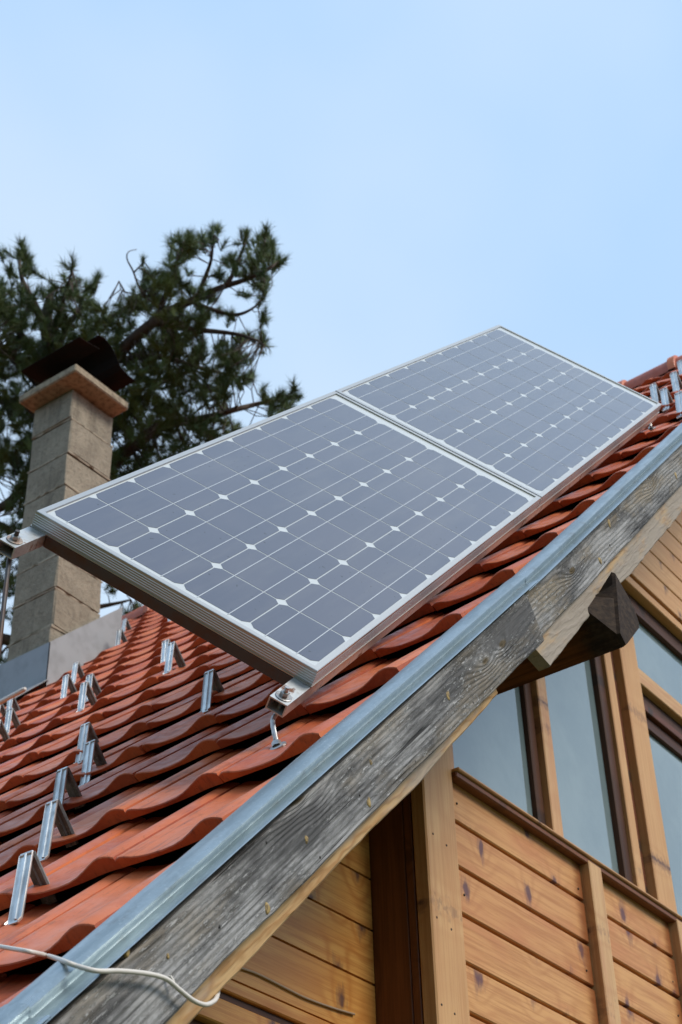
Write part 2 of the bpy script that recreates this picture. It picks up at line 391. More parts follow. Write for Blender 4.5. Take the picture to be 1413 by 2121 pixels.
def needle_mat():
    g = G('pine_needles'); geo = g.n('ShaderNodeNewGeometry'); r = geo.outputs['Random Per Island']
    n1 = g.noise(geo.outputs['Position'], 1.3, 3)
    c = g.mix(g.ramp(n1, .35, .68), (.050, .088, .022), (.115, .150, .034)); c = g.mix(g.math('MULTIPLY', r, .35), c, (.03, .05, .02))
    return g.fin(c, .6, Specular_IOR_Level=.3)
M['needle'] = needle_mat()
M['ground'] = plain('grass_ground', (.07, .09, .03), .95, 0, .6, .7, (.10, .075, .045))
M['shade_ring'] = plain('dark_ring_green', (.035, .05, .02), .95, 0, .9, .7, (.02, .03, .014))  # dark colour of the unseen ring that holds back low light
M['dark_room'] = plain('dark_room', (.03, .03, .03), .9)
def glass_mat():
    g = G('window_glass'); v = g.coords(); nz = g.noise(v, 2.0, 2)
    g.bump(nz, .03, .01)
    gc = g.mix(g.ramp(g.noise(v, 3.2, 5, .6), .35, .7), (.15, .205, .225), (.20, .26, .275))
    return g.fin(gc, .03, 0, IOR=2.1, Specular_IOR_Level=.5)
M['glass'] = glass_mat()
M['render'] = plain('wall_render', (.30, .20, .12), .9, 0, 8, .4)

# ------------------------------------------------------------------ ground
g = obj('ground', [(-600, -600, 0), (600, -600, 0), (600, 600, 0), (-600, 600, 0)], [(0, 1, 2, 3)], M['ground'], None, Matrix.Identity(4)); props(g, kind='structure')

V, F = [], []  # unseen ring, added to cut light from the horizon and below
for i in range(49):
    a = 2*math.pi*i/48
    for r, z_ in ((26, -1), (34, 3.5), (48, 10), (75, 17), (140, 21), (320, 20)):
        w = mnoise.noise(Vector((math.cos(a)*3, math.sin(a)*3, r*.05)))
        V.append((r*math.cos(a)*(1+.08*w), r*math.sin(a)*(1+.08*w), z_*(1+.25*w)))
for i in range(48):
    for j in range(5): F.append((i*6+j, (i+1)*6+j, (i+1)*6+j+1, i*6+j+1))
props(obj('unseen_shade_ring', V, F, M['shade_ring'], None, Matrix.Identity(4), True), kind='structure')

# ------------------------------------------------------------------ house: roof
HOUSE = empty('house', (4, 2.1, -ZC), 'wooden gabled house with red tiled roof under the solar panels', 'house')
HP, LIFT, CP, TP = -.464, .034, .353, .2242      # pan level, course lift, course pitch, tile pitch
S0, Y0 = 1.969, 1.662                              # a tile's lower edge / a seam between columns
RIDGE = 9.22
roof = obj('roof', *prism([R3(.62, 1.47, -.488), R3(RIDGE+.02, 1.47, -.488), R3(RIDGE+.02, 8.2, -.488), R3(.62, 8.2, -.488)], -N, .03), M['deck'], HOUSE)
prof_t = [0, .02, .05, .09, .14, .20, .28, .42, .53, .61, .69, .76, .82, .87, .92, .965, 1.0]
prof_z = [.009, .0118, .0122, .0102, .0066, .0036, .0014, 0, .0012, .0044, .0102, .0164, .0208, .0224, .0214, .0182, .0142]
def pz(t): return float(np.interp(t, prof_t, prof_z))
def surf_h(s, y):
    k = math.floor((s-S0)/CP); a = (s-S0)/CP-k; t = 1-(((y-Y0)/TP) % 1.0)
    return HP + LIFT*(1-a) + pz(t)
def tile_mesh(y0=0., y1=1.):
    V = []; F = []; n = len(prof_t); rows = [(.0, -.0032), (.0012, -.001), (.0045, 0), (.06, 0), (.19, 0), (.395, 0)]
    ln = CP
    W = TP-.0022
    for sx, dz in rows:
        for t, z in zip(prof_t, prof_z):
            V.append((sx, (1-t)*W - W + .0, z + dz + LIFT*(1-sx/ln)))
    nr = len(rows)
    for sx in (0.006, .395):                         # underside
        for t, z in zip(prof_t, prof_z):
            V.append((sx, (1-t)*W - W, -.0095 + .12*z + LIFT*(1-sx/ln)))
    def q(a, b): return a*n+b
    for a in range(nr-1):
        for b in range(n-1): F.append((q(a, b), q(a, b+1), q(a+1, b+1), q(a+1, b)))
    for b in range(n-1):
        F.append((q(nr, b+1), q(0, b+1), q(0, b), q(nr, b)))
        F.append((q(nr, b), q(nr+1, b), q(nr+1, b+1), q(nr, b+1)))
    for b in (0, n-1):
        side = [q(a, b) for a in range(nr)] + [q(nr+1, b), q(nr, b)]
        F.append(tuple(side if b else side[::-1]))
    F = [f[::-1] for f in F]
    return V, F
TV, TF = tile_mesh()
tile_me = mesh('tile', TV, TF, M['tile'], True)
tile_me.set_sharp_from_angle(angle=math.radians(38))
cands = []
for k in range(-3, 23):
    s = S0+CP*k
    if s < .6 or s > RIDGE-.1: continue
    for j in range(0, 30):
        y = Y0+TP*j
        c = R3(s+.15, y-.1, HP+.02); px = proj(c)
        inside = -60 < px[0] < PW+60 and -60 < px[1] < PH+60
        cands.append((not inside, px[2], s, y))
cands.sort()
rest = []
TVa = np.array(TV)
for i, (out, dep, s, y) in enumerate(cands):
    jr = random.uniform(-.006, .006); js = random.uniform(-.004, .004); jh = random.uniform(-.0015, .0015); tl = random.uniform(-.012, .012)
    cj, sj = math.cos(jr), math.sin(jr)
    ex = S*cj + YV*sj; ey = -S*sj + YV*cj; ez = N + ey*tl; ez /= np.linalg.norm(ez)
    o3 = R3(s+js, y, HP+jh)
    if i < 299 and not out:
        t = bpy.data.objects.new('tile', tile_me); place(t, roof, mat4(ex, ey, ez, o3))
    else: rest.append(TVa @ np.array([ex, ey, ez]) + o3)
nv = len(TV)
big = mesh('tile_field', np.concatenate(rest), [tuple(v+i*nv for v in f) for i in range(len(rest)) for f in TF], M['tile'], True)
big.set_sharp_from_angle(angle=math.radians(38))
props(obj('tile_field', None, None, None, roof, me=big), kind='stuff')
# ridge caps: half-round tiles along the ridge, thicker collar at one end of each
RX = R3(RIDGE, 0, -.455)
rv, rf = [], []
for a_, (yy, rad) in enumerate(((0, .115), (.002, .118), (.045, .118), (.05, .104), (.36, .096))):
    for k in range(11):
        an = math.pi*(k/10*1.16-.08); rv.append((rad*math.cos(an), yy, rad*math.sin(an)-.03))
for a_ in range(4):
    for k in range(10): rf.append((a_*11+k, a_*11+k+1, (a_+1)*11+k+1, (a_+1)*11+k))
rf.append(tuple(range(11))[::-1])
ridge_me = mesh('ridge_tile', rv, [f[::-1] for f in rf], M['tile'], True); ridge_me.set_sharp_from_angle(angle=math.radians(40))
yy = 1.42
while yy < 8.0:
    t = bpy.data.objects.new('ridge_tile', ridge_me)
    place(t, roof, mat4((1, 0, 0), (0, 1, 0), (0, 0, 1), RX+np.array([0, yy, random.uniform(-.006, .006)]))); yy += .335
# far slope
XR = RX[0]
fs = np.array([math.cos(RA), 0, -math.sin(RA)])
A0 = np.array([XR, 1.47, RX[2]-.02]); B0 = A0+np.array([0, 6.7, 0])
obj('far_roof_slope', *prism([A0, A0+fs*8.6, B0+fs*8.6, B0], (0, 0, -1), .05), M['tile'], HOUSE)

# ------------------------------------------------------------------ house: barge boards and verge flashing
YB, YB2, YT = 1.335, 1.346, 1.362
def sh(p): return p @ S, p @ N
def rough_board(name, top, bot, y, thick, m, wob=.0018, seed=0, endcut=None):
    """board in a plane of constant Y; top / bot are (s,h) polylines in the same s range; local x runs along the slope"""
    s0, s1 = top[0][0], top[-1][0]; n = int((s1-s0)/.03)
    T = [np.array(p) for p in zip(*top)]; B = [np.array(p) for p in zip(*bot)]
    V = []; F = []
    cs, ch = (s0+s1)/2, (top[0][1]+bot[0][1])/2
    for i in range(n+1):
        f = i/n
        st = T[0][0]+(T[0][-1]-T[0][0])*f; sb = B[0][0]+(B[0][-1]-B[0][0])*f
        ht = np.interp(st, T[0], T[1]); hb = np.interp(sb, B[0], B[1])
        w = mnoise.noise(Vector((sb*5, seed*7.1, .3)))*wob*1.6 + mnoise.noise(Vector((sb*28, seed*3.3, .9)))*wob
        wy = mnoise.noise(Vector((sb*2.2, seed*5.1, 4.)))*.0015
        for (sx, hx, yx) in ((st, ht, wy), (sb, hb+w+.003, wy), (sb, hb+w, wy+.003), (sb, hb+w*.7, thick), (st, ht, thick)):
            V.append((sx-cs, yx, hx-ch))
    for i in range(n):
        for k in range(5):
            a, b = i*5+k, i*5+(k+1) % 5; F.append((a, b, b+5, a+5))
    F += [(4, 3, 2, 1, 0), tuple(n*5+k for k in range(5))]
    return obj(name, V, F, m, HOUSE, ROOFM(R3(cs, y, ch)))
def P(px, y): return sh(hit_y(px, y))
# lower grey board
e0, e1 = P((1087, 1222), YB), P((1128.6, 1327), YB)
b0, b1 = P((342, 2121), YB), P((1033, 1421.6), YB)
sl = (b1[1]-b0[1])/(b1[0]-b0[0])
low = rough_board('barge_board', [(.70, -.446), (e0[0], -.446)], [(.70, b0[1]+sl*(.70-b0[0])), b0, b1, e1], YB, .0235, M['grey_board'], seed=1)
low['label'] = 'weathered grey barge board, lower length'
# upper grey board
u0, u1 = P((1171.8, 1265.9), YB2), P((1398, 1020), YB2); su = (u1[1]-u0[1])/(u1[0]-u0[0])
ft = lambda s: -.447+.0105*max(0, s-3.2)
sA, sB = P((1080, 1300), YB2)[0], 7.6
up = rough_board('barge_board', [(sA, ft(sA)), (sB, ft(sB))], [(sA, u0[1]+su*(sA-u0[0])), (sB, u0[1]+su*(sB-u0[0]))], YB2, .0155, M['grey_board2'], seed=2)
up['label'] = 'grey barge board above the joint'
# tan boards behind
q = [P(p, YT) for p in ((342, 2170), (430, 2090), (700, 1790), (870, 1640), (1033, 1437))]
hb = -.575
obj_ = rough_board('backing_board', [(.8, -.47), (q[-1][0], -.47)], [(.8, hb), (q[1][0], hb-.003), (q[2][0], hb+.002), (q[3][0], hb-.004), (q[-1][0], hb+.003)], YT, .03, M['tan_board'], seed=3)
q2 = [P(p, YT) for p in ((1142, 1382), (1250, 1245), (1304.5, 1191.6), (1413, 1055.4))]
obj_ = rough_board('backing_board', [(q2[0][0]-.09, -.47), (7.6, -.46)], [q2[0], q2[1], q2[2], q2[3], (7.6, q2[3][1]+.03)], YT, .03, M['tan_board2'], wob=.0035, seed=4)
# knots and nails on the boards
def knot(px, w, h_, y, par, m='knot', name='knot'):
    c = hit_y(px, y); V = []; F = []
    n = 12
    for r, dy in ((1, .004), (.92, -.0006), (.45, -.0012)):
        for k in range(n):
            a = 2*math.pi*k/n; rr = r*(1+.14*math.sin(3*a+px[0]))
            V.append((w*rr*math.cos(a), dy, h_*rr*math.sin(a)))
    for i in range(2):
        for k in range(n): F.append((i*n+k, i*n+(k+1) % n, (i+1)*n+(k+1) % n, (i+1)*n+k))
    F.append(tuple(range(2*n, 3*n)))
    return obj(name, V, F, M[m], par, mat4((1, 0, 0), (0, 1, 0), (0, 0, 1), c), True)
for px, w, h_ in (((928, 1441), .0042, .0085), ((768, 1579), .0028, .0042), ((764, 1662), .004, .0075), ((635, 1739), .003, .0055), ((554, 1882), .0042, .0072), ((264, 1972), .003, .0052), ((348, 1981), .0018, .003)):
    knot(px, w*1.45, h_*1.3, YB, low)
for px, w, h_ in (((1262, 1084), .0055, .012), ((1243, 1161), .007, .008), ((1400, 985), .006, .011)):
    knot(px, w*1.35, h_*1.25, YB2, up)
for px in ((860, 1577), (745, 1647), (663, 1776), (455, 1920), (552, 1745), (980, 1455)): knot(px, .0018, .0026, YB, low, 'nail', 'nail')
for px in ((1177, 1177), (1340, 1071), (1252, 1165), (1152, 1232), (1263, 1129), (1155, 1272)): knot(px, .0022, .0026, YB2, up, 'nail', 'nail')
# flashing sheets: rounded galvanised verge trim
fprof = [(1.472, -.472), (1.452, -.452), (1.432, -.434), (1.412, -.4225), (1.396, -.417), (1.378, -.4138), (1.362, -.4155), (1.351, -.4195), (1.3465, -.4235), (1.3475, -.4285), (1.352, -.4335), (1.3545, -.4365), (1.350, -.4388), (1.338, -.4396), (1.3265, -.4402), (1.3245, -.4410), (1.3245, -.4425), (1.3262, -.4425)]
def flashing(s0, s1, lift1, kink=0.):
    V = []; F = []; n = max(2, int((s1-s0)/.12)); m_ = len(fprof)
    for i in range(n+1):
        f = i/n; s = s0+(s1-s0)*f; o = lift1*f
        for j, (y, h) in enumerate(fprof):
            w = mnoise.noise(Vector((s*3, j*.2, 1.7)))*.0011
            hh = h+o+kink*(s-s0)+w+(.0075-.0052*(min(s, sj1)-1.4)); yy_ = y-o*.8
            V.append((s-s0, yy_-1.4, hh+.43))
    # a thin return so the sheet has an edge at its upper end
    for j, (y, h) in enumerate(fprof): V.append((s1-s0, y-lift1*.8+.0015-1.4, h+lift1+kink*(s1-s0)-.0022+.43+(.0075-.0052*(min(s1, sj1)-1.4))))
    for i in range(n+1):
        for j in range(m_-1): F.append((i*m_+j, i*m_+j+1, (i+1)*m_+j+1, (i+1)*m_+j))
    o = obj('verge_flashing', V, [f for f in F], M['galv'], HOUSE, ROOFM(R3(s0, 1.4, -.43)), True)
    o.data.set_sharp_from_angle(angle=math.radians(45)); return o
sj0 = P((40, 2092), 1.36)[0]; sj1 = P((1082, 1214), 1.36)[0]
flashing(.66, sj0, .004); flashing(sj0-.05, sj1, .0045); flashing(sj1-.06, 7.6, .001, .0105)
# purlin end
pe = hit_y((1297, 1338), 1.315); ps, pn_ = sh(pe)
poly = [(0, .0), (.012, -.001), (.135, .001), (.15, .012), (.166, .05), (.15, .085), (.118, .118), (.085, .122), (0, .116)]
V, F = [], []
ylay = [0, .008, .052, .4, .72]
for li, yl in enumerate(ylay):
    for (a, b) in poly:
        if li < 2 and b > .08: b = .034+.091*a/.118 - .003*(li == 0)
        V.append((yl, -(.07+(a-.07)*(.96 if li == 0 else 1)), .06+(b-.06)*(.96 if li == 0 else 1)))
m_ = len(poly)
for i in range(len(ylay)-1):
    for k in range(m_): F.append((i*m_+k, i*m_+(k+1) % m_, (i+1)*m_+(k+1) % m_, (i+1)*m_+k))
F.append(tuple(range(m_))[::-1])
obj('purlin', V, [f for f in F], M['purlin'], HOUSE, mat4(YV, -S, N, pe))

# ------------------------------------------------------------------ house: gable walls
YW, YRC = 1.976, 2.137
bay = box('bay_wall', (3.09, 6.3), (YW+.03, YW+.06), (-.9, 1.95), M['redbrown'], HOUSE, .001)
box('corner_post', (3.078, 3.220), (YW-.012, YW+.03), (-.9, 2.42), M['pine_post'], bay, .004)
zz = [1.958, 1.838, 1.712, 1.588, 1.4635, 1.339, 1.2145, 1.09, .9655, .841]
BAT = [3.902, 4.452, 5.0, 5.55, 6.1]
edges = [3.222]+[b+.035 for b in BAT]
xs = [(3.222, 3.902)]+[(BAT[i]+.072, BAT[i+1]) for i in range(4)]
for (xa, xb) in xs:
    for i in range(len(zz)-1):
        dz = random.uniform(-.001, .001)
        pk = box('plank', (xa, xb), (YW+random.uniform(-.001, .001), YW+.022), (zz[i+1]+.0045+dz, zz[i]-.0045+dz), M['pine'], bay, .003); pk['half_length'] = (xb-xa)/2
for b in BAT: box('batten', (b, b+.072), (YW-.030, YW+.022), (.84, 1.958), M['pine_frame'], bay, .003)
for (xa, xb) in ((3.218, 6.3),):
    box('sill', (xa, xb), (YW-.034, YW+.05), (1.9665, 1.976), M['pine_frame'], bay, .003); box('sill_moulding', (xa, xb), (YW-.026, YW+.03), (1.9485, 1.9662), M['warm_brown'], bay, .003)
def nail_at(x, z_, y_, par): obj('nail', *lathe([(.0032, .003), (.0032, -.0004), (.0022, -.0012)], 8), M['nail'], par, mat4((1, 0, 0), (0, 0, 1), (0, 1, 0), (x, y_, z_)))
def lathe(prof, n=16):
    V = []; F = []
    for (r, z) in prof:
        for k in range(n): V.append((r*math.cos(2*math.pi*k/n), r*math.sin(2*math.pi*k/n), z))
    for i in range(len(prof)-1):
        for k in range(n): F.append((i*n+k, i*n+(k+1) % n, (i+1)*n+(k+1) % n, (i+1)*n+k))
    return V, F+[tuple(range(n))[::-1], tuple(range((len(prof)-1)*n, len(prof)*n))]
for px in ((897, 1727), (925, 1751), (915, 2081), (942, 2100), (905, 1900), (935, 1925)):
    q_ = hit_y(px, YW-.0121); nail_at(q_[0], q_[2], q_[1], bay)
for (xa, xb) in xs[:3]:
    for i in range(len(zz)-1):
        for xx in (xa+.03, xb-.035):
            if random.random() < .6: nail_at(xx+random.uniform(-.006, .006), (zz[i]+zz[i+1])/2+random.uniform(-.03, .03), YW-.001, bay)
# glazing band
YG = YW+.034
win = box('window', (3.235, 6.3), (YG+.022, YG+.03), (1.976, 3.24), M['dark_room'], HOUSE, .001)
def fr(name, x, z, y0=YW-.004, y1=YG+.02, m='pine_frame'): return box(name, x, (y0, y1), z, M[m], win, .003)
fr('jamb', (3.2205, 3.258), (1.9765, 2.62), YW+.002)
# mullion between the two nearer lights: reveal on its left, stained and coloured darker for shade, pale face
fr('mullion', (3.757, 3.814), (1.9765, 3.06), YW-.006, YG+.015)
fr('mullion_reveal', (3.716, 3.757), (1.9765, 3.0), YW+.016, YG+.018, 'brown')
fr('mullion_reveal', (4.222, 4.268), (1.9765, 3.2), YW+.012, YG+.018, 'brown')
fr('mullion', (4.268, 4.318), (1.9765, 3.2), YW-.002, YG+.018, 'pine_post')
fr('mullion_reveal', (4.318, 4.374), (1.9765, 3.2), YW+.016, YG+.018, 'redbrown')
fr('post', (4.374, 4.500), (1.9765, 3.2), YW-.014, YG+.02, 'pine_post')
fr('transom', (4.500, 5.62), (2.835, 2.900), YW-.008, YG+.018)
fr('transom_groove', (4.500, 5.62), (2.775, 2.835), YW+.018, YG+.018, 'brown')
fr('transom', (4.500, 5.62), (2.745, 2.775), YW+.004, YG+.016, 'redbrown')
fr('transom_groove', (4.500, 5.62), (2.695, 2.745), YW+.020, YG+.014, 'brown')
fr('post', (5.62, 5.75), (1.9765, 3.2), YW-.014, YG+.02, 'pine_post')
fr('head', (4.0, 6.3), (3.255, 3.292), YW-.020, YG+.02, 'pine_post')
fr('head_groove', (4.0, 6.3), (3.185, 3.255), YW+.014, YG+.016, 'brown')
for (xa, xb, za, zb) in ((3.258, 3.716, 1.9765, 2.98), (3.814, 4.222, 1.9765, 3.185), (4.500, 5.62, 1.9765, 2.695), (4.500, 5.62, 2.900, 3.185), (5.75, 6.3, 1.9765, 3.185)):
    box('pane', (xa, xb), (YG, YG+.006), (za, zb), M['glass'], win, .0005)
# boarding above the window head
gab = box('gable_boarding', (3.9, 6.3), (YW+.03, YW+.05), (3.293, 3.36), M['brown'], HOUSE, .001)
z = 3.345
box('head_groove_board', (3.95, 6.3), (YW+.018, YW+.028), (3.2925, 3.3445), M['brown'], gab, .001)  # dark brown board set back in the groove above the window head
while z < 4.6:
    x0 = (z*.7083+.62)/.7059
    box('plank', (min(x0, 6.0), 6.3), (YW, YW+.022), (z+.003, z+.108), M['pine_post'], gab, .003); z += .111
# return wall (two upright boards, dark stained) and recessed wall
ret = box('return_wall', (3.088, 3.11), (YW+.03, YRC+.02), (-.9, 2.4), M['brown'], HOUSE, .001)
box('plank', (3.0785, 3.088), (YW+.032, YW+.0545), (-.5, 2.3), M['warm_brown'], ret, .002)
box('plank', (3.0785, 3.088), (YW+.0565, YRC+.001), (-.5, 2.3), M['warm_brown'], ret, .002)
rz_ = lambda x, h=-.53: (h+math.sin(RA)*x)/math.cos(RA)
rec = obj('recessed_wall', *prism([np.array([1.9, YRC+.022, -.9]), np.array([3.1, YRC+.022, -.9]), np.array([3.1, YRC+.022, rz_(3.1)]), np.array([1.9, YRC+.022, rz_(1.9)])], (0, 1, 0), .03), M['brown'], HOUSE)
zr = [1.936, 1.803, 1.670, 1.5365, 1.4015, 1.2625]
for i in range(5):
    zt, zb = zr[i]-.003, zr[i+1]+.003; xt, xb = [max(1.95, (z_*math.cos(RA)+.525)/math.sin(RA)) for z_ in (zt, zb)]
    x1_ = 3.0783; zt2 = min(zt, rz_(x1_)); xt = min(xt, x1_-.004); xm, zm = (xb+x1_)/2, (zt+zb)/2
    obj('plank', *prism([np.array([xb-xm, 0, zb-zm]), np.array([x1_-xm, 0, zb-zm]), np.array([x1_-xm, 0, zt2-zm]), np.array([xt-xm, 0, zt2-zm])], (0, 1, 0), .02), M['pine_gold'], rec, mat4((1, 0, 0), (0, 1, 0), (0, 0, 1), (xm, YRC, zm)))
box('ledge_plank', (1.95, 3.0783), (YRC-.004, YRC+.02), (1.231, 1.2605), M['pine_gold'], rec, .003)
box('ledge_groove', (1.95, 3.0783), (YRC+.006, YRC+.02), (1.2035, 1.231), M['brown'], rec, .002)
box('plank', (1.95, 3.0783), (YRC-.018, YRC+.02), (1.150, 1.2035), M['pine_gold'], rec, .003)
box('ledge_groove', (1.95, 3.0783), (YRC+.004, YRC+.02), (1.120, 1.150), M['redbrown'], rec, .002)
box('pane', (1.95, 3.0783), (YRC+.012, YRC+.02), (.4, 1.120), M['glass'], rec, .0005)
# body of the house out of frame, so that it stands on the ground
for nm, x, y in (('eave_wall', (1.85, 2.0), (2.2, 8.0)), ('back_gable', (1.9, 11.8), (7.9, 8.05)), ('gable_base', (1.9, 11.8), (YRC+.055, YRC+.2))):
    box(nm, x, y, (-ZC, .75 if nm != 'gable_base' else .9), M['render'], HOUSE, .004)
obj('gable_core', *prism([np.array([2.3, YRC+.06, .95]), np.array([11.4, YRC+.06, .95]), np.array([XR, YRC+.06, RX[2]-.25])], (0, 1, 0), .1), M['render'], HOUSE)

# ------------------------------------------------------------------ solar panels
Kc = 1.235
U = np.array([.70850, .0133, .70559]); U /= np.linalg.norm(U)
Vv = np.array([.55318, -.63129, -.54356]); Vv -= U*(U @ Vv); Vv /= np.linalg.norm(Vv)
PN = -np.cross(U, Vv); PO = Kc*np.array([1.58698, 1.51388, 1.60411])
p_ = .1275*Kc; FD = .034
PM = lambda a, b, c=0: mat4(U, Vv, PN, PO+U*a+Vv*b+PN*c)
CELLW, CELLH, CH = p_-.0036, p_-.0025, .0128
cv = [(CH, 0), (CELLW-CH, 0), (CELLW, CH), (CELLW, CELLH-CH), (CELLW-CH, CELLH), (CH, CELLH), (0, CELLH-CH), (0, CH)]
cell_me = mesh('cell', [(x, y, 0) for x, y in cv], [tuple(range(8))[::-1]], M['cell'])
def frame_bar(name, L, par, Mw):
    """aluminium frame side: ribbed outer face, mitred ends; x along, y inwards, z up"""
    h = FD; pr = [(0, .0015), (.0012, .0025), (.0125, .0025), (.0135, -.0003), (.0135, -h+.002), (0.004, -h+.002), (.004, -h), (-.0022, -h), (-.0022, -h+.0022), (0, -h+.0022)]
    nr = 5; z0, z1 = -h+.0045, -.004
    for i in range(nr):
        a = z0+(z1-z0)*i/nr; w = (z1-z0)/nr
        pr += [(0, a), (-.0009, a+w*.18), (-.0009, a+w*.62), (0, a+w*.8)]
    V = []; F = []; n = len(pr)
    for e in (0, 1):
        for (y, z_) in pr: V.append(((y if e == 0 else L-y), y, z_))
    for k in range(n): F.append((k, (k+1) % n, (k+1) % n+n, k+n))
    F += [tuple(range(n))[::-1], tuple(range(n, 2*n))]
    me = mesh(name, V, [f[::-1] for f in F], M['alu'])
    return obj(name, None, None, None, par, Mw, me=me)
for (a0, a1, c0, lab) in ((-.150*Kc, 1.0605*Kc, -.1275*Kc, 'nearer solar panel with pale frame, lower end of the pair on the roof'), (1.0675*Kc, 2.290*Kc, (1.2276-.1275)*Kc, 'farther solar panel, upper of the pair, its corner against the sky')):
    bA, bB = -.1405*Kc, .3945*Kc; Lw, Lh = a1-a0, bB-bA
    E = empty('solar_panel', None, lab, 'solar panel', 'solar panels on the roof', PM(a0, bA))
    obj('backsheet', [(.012, .012, -.0012), (Lw-.012, .012, -.0012), (Lw-.012, Lh-.012, -.0012), (.012, Lh-.012, -.0012), (.012, .012, -.006), (Lw-.012, .012, -.006), (Lw-.012, Lh-.012, -.006), (.012, Lh-.012, -.006)], [(3, 2, 1, 0), (4, 5, 6, 7)], M['backsheet'], E, PM(a0, bA))
    for i in range(9):
        for j in range(4):
            c = bpy.data.objects.new('cell', cell_me); place(c, E, PM(c0+p_*i+.0018, -.1275*Kc+p_*j+.0011, -.0007))
    for j in range(4):
        for fr_ in (.27, .73):
            yb = -.1275*Kc+p_*j+CELLH*fr_+.0011
            obj('busbar', [(c0-.004, yb-.00095, -.0003), (c0+p_*9+.002, yb-.00095, -.0003), (c0+p_*9+.002, yb+.00095, -.0003), (c0-.004, yb+.00095, -.0003)], [(3, 2, 1, 0)], M['busbar'], E, PM(0, 0))
    R = lambda ex, ey, a, b: mat4(ex, ey, PN, PO+U*a+Vv*b)
    frame_bar('frame_bar', Lw, E, R(U, Vv, a0, bA)); 
    frame_bar('frame_bar', Lh, E, mat4(-Vv, U, -np.cross(-Vv, U)*-1 if False else PN, PO+U*a0+Vv*bB))
    frame_bar('frame_bar', Lw, E, R(-U, -Vv, a1, bB)); frame_bar('frame_bar', Lh, E, R(Vv, -U, a1, bA))

# ------------------------------------------------------------------ mounting frame
aE0, aE1 = -.236*Kc, 2.312*Kc
MF = empty('mounting_frame', None, 'rust-flecked steel rails, crossbars and bolts carrying both solar panels', 'mounting frame', M=PM(aE0, .379*Kc, -FD-.03))
def sq_tube(w, h, L, wall=.0028):
    V = []; F = []
    for x in (0, L):
        for (a, b) in ((0, 0), (w, 0), (w, h), (0, h), (wall, wall), (w-wall, wall), (w-wall, h-wall), (wall, h-wall)): V.append((x, a, b))
    for k in range(4):
        a, b = k, (k+1) % 4
        F += [(a, b, b+8, a+8), (a+4, a+12, b+12, b+4), (a, a+4, b+4, b), (a+8, b+8, b+12, a+12)]
    return V, [f[::-1] for f in F]
RT = .027; rw = .0385
rails = {}
for nm, b0 in (('lower', .3635*Kc), ('upper', -.1425*Kc)):
    rails[nm] = obj('rail', *sq_tube(rw, RT, aE1-aE0), M['rail'], MF, PM(aE0, b0, -FD-RT-.0006))
for a in (-.151*Kc, .448*Kc, 1.07*Kc, 1.67*Kc, 2.25*Kc):
    bb = (-.1425*Kc+rw+.001, .3635*Kc-.001)
    V, F = cbox(.034, bb[1]-bb[0], RT, .002); obj('crossbar', V, F, M['darksteel'], MF, PM(a+.017, sum(bb)/2, -FD-RT/2-.0006))
def hexprism(r, h, n=6): return tube([(0, 0, 0), (0, 0, h)], r, n)
def lathe(prof, n=16):
    V = []; F = []
    for (r, z) in prof:
        for k in range(n): V.append((r*math.cos(2*math.pi*k/n), r*math.sin(2*math.pi*k/n), z))
    for i in range(len(prof)-1):
        for k in range(n): F.append((i*n+k, i*n+(k+1) % n, (i+1)*n+(k+1) % n, (i+1)*n+k))
    return V, F+[tuple(range(n))[::-1], tuple(range((len(prof)-1)*n, len(prof)*n))]
def support(a, b, bend, base_px=None, washer='bolt'):
    top = PO+U*a+Vv*b-PN*(FD+.0006)
    obj('washer', *lathe([(.0165, 0), (.0165, .0022), (.0155, .0027), (.007, .0027)]), M[washer], MF, PM(a, b, -FD-.0006))
    obj('nut', *lathe([(.0092, 0), (.0092, .0075), (.0078, .0088)], 6), M['bolt'], MF, PM(a, b, -FD+.0022))
    tip = top+PN*.022
    low_ = top-PN*(RT+.006)
    # foot on the tile: straight down below the rail
    q0 = low_.copy(); 
    s_, y_ = q0 @ S, q0[1]
    for _ in range(12):
        hs = surf_h(s_, y_); t_ = (q0 @ N-hs)/N[2]; s_ = (q0-np.array([0, 0, t_])) @ S
    foot = q0-np.array([0, 0, t_])
    mid = [low_+(foot-low_)*.25+bend, low_+(foot-low_)*.7+bend*.5]
    rr = .0048
    pts = smooth_line([tip, top, low_]+mid+[foot], 5)
    V, F = tube(pts, [rr+(.0003 if i % 2 else -.0003) for i in range(len(pts))], 10)
    obj('bolt', V, F, M['bolt' if washer == 'bolt' else 'darksteel'], MF, I4)
    fz = N
    ex = S; ey = YV
    obj('washer', *lathe([(.0185, -.001), (.0185, .002), (.016, .004), (.007, .004)]), M['bolt'], MF, mat4(ex, ey, fz, foot))
    dz = mid[1]-foot; dz /= np.linalg.norm(dz); ax = np.cross(dz, YV); ax /= np.linalg.norm(ax)
    obj('nut', *lathe([(.0092, 0), (.0092, .0085)], 6), M['bolt'], MF, mat4(ax, np.cross(dz, ax), dz, foot+fz*.003))
bb_l, bb_u = .379*Kc, -.1425*Kc+rw/2
zero = np.zeros(3)
support(-.2185*Kc, bb_l, np.array([-.004, .008, 0.])); support(-.2165*Kc, bb_u, zero, washer='rust')
support(2.298*Kc, bb_l, zero); support(2.298*Kc, bb_u, zero)
support(1.064*Kc, bb_u, zero)

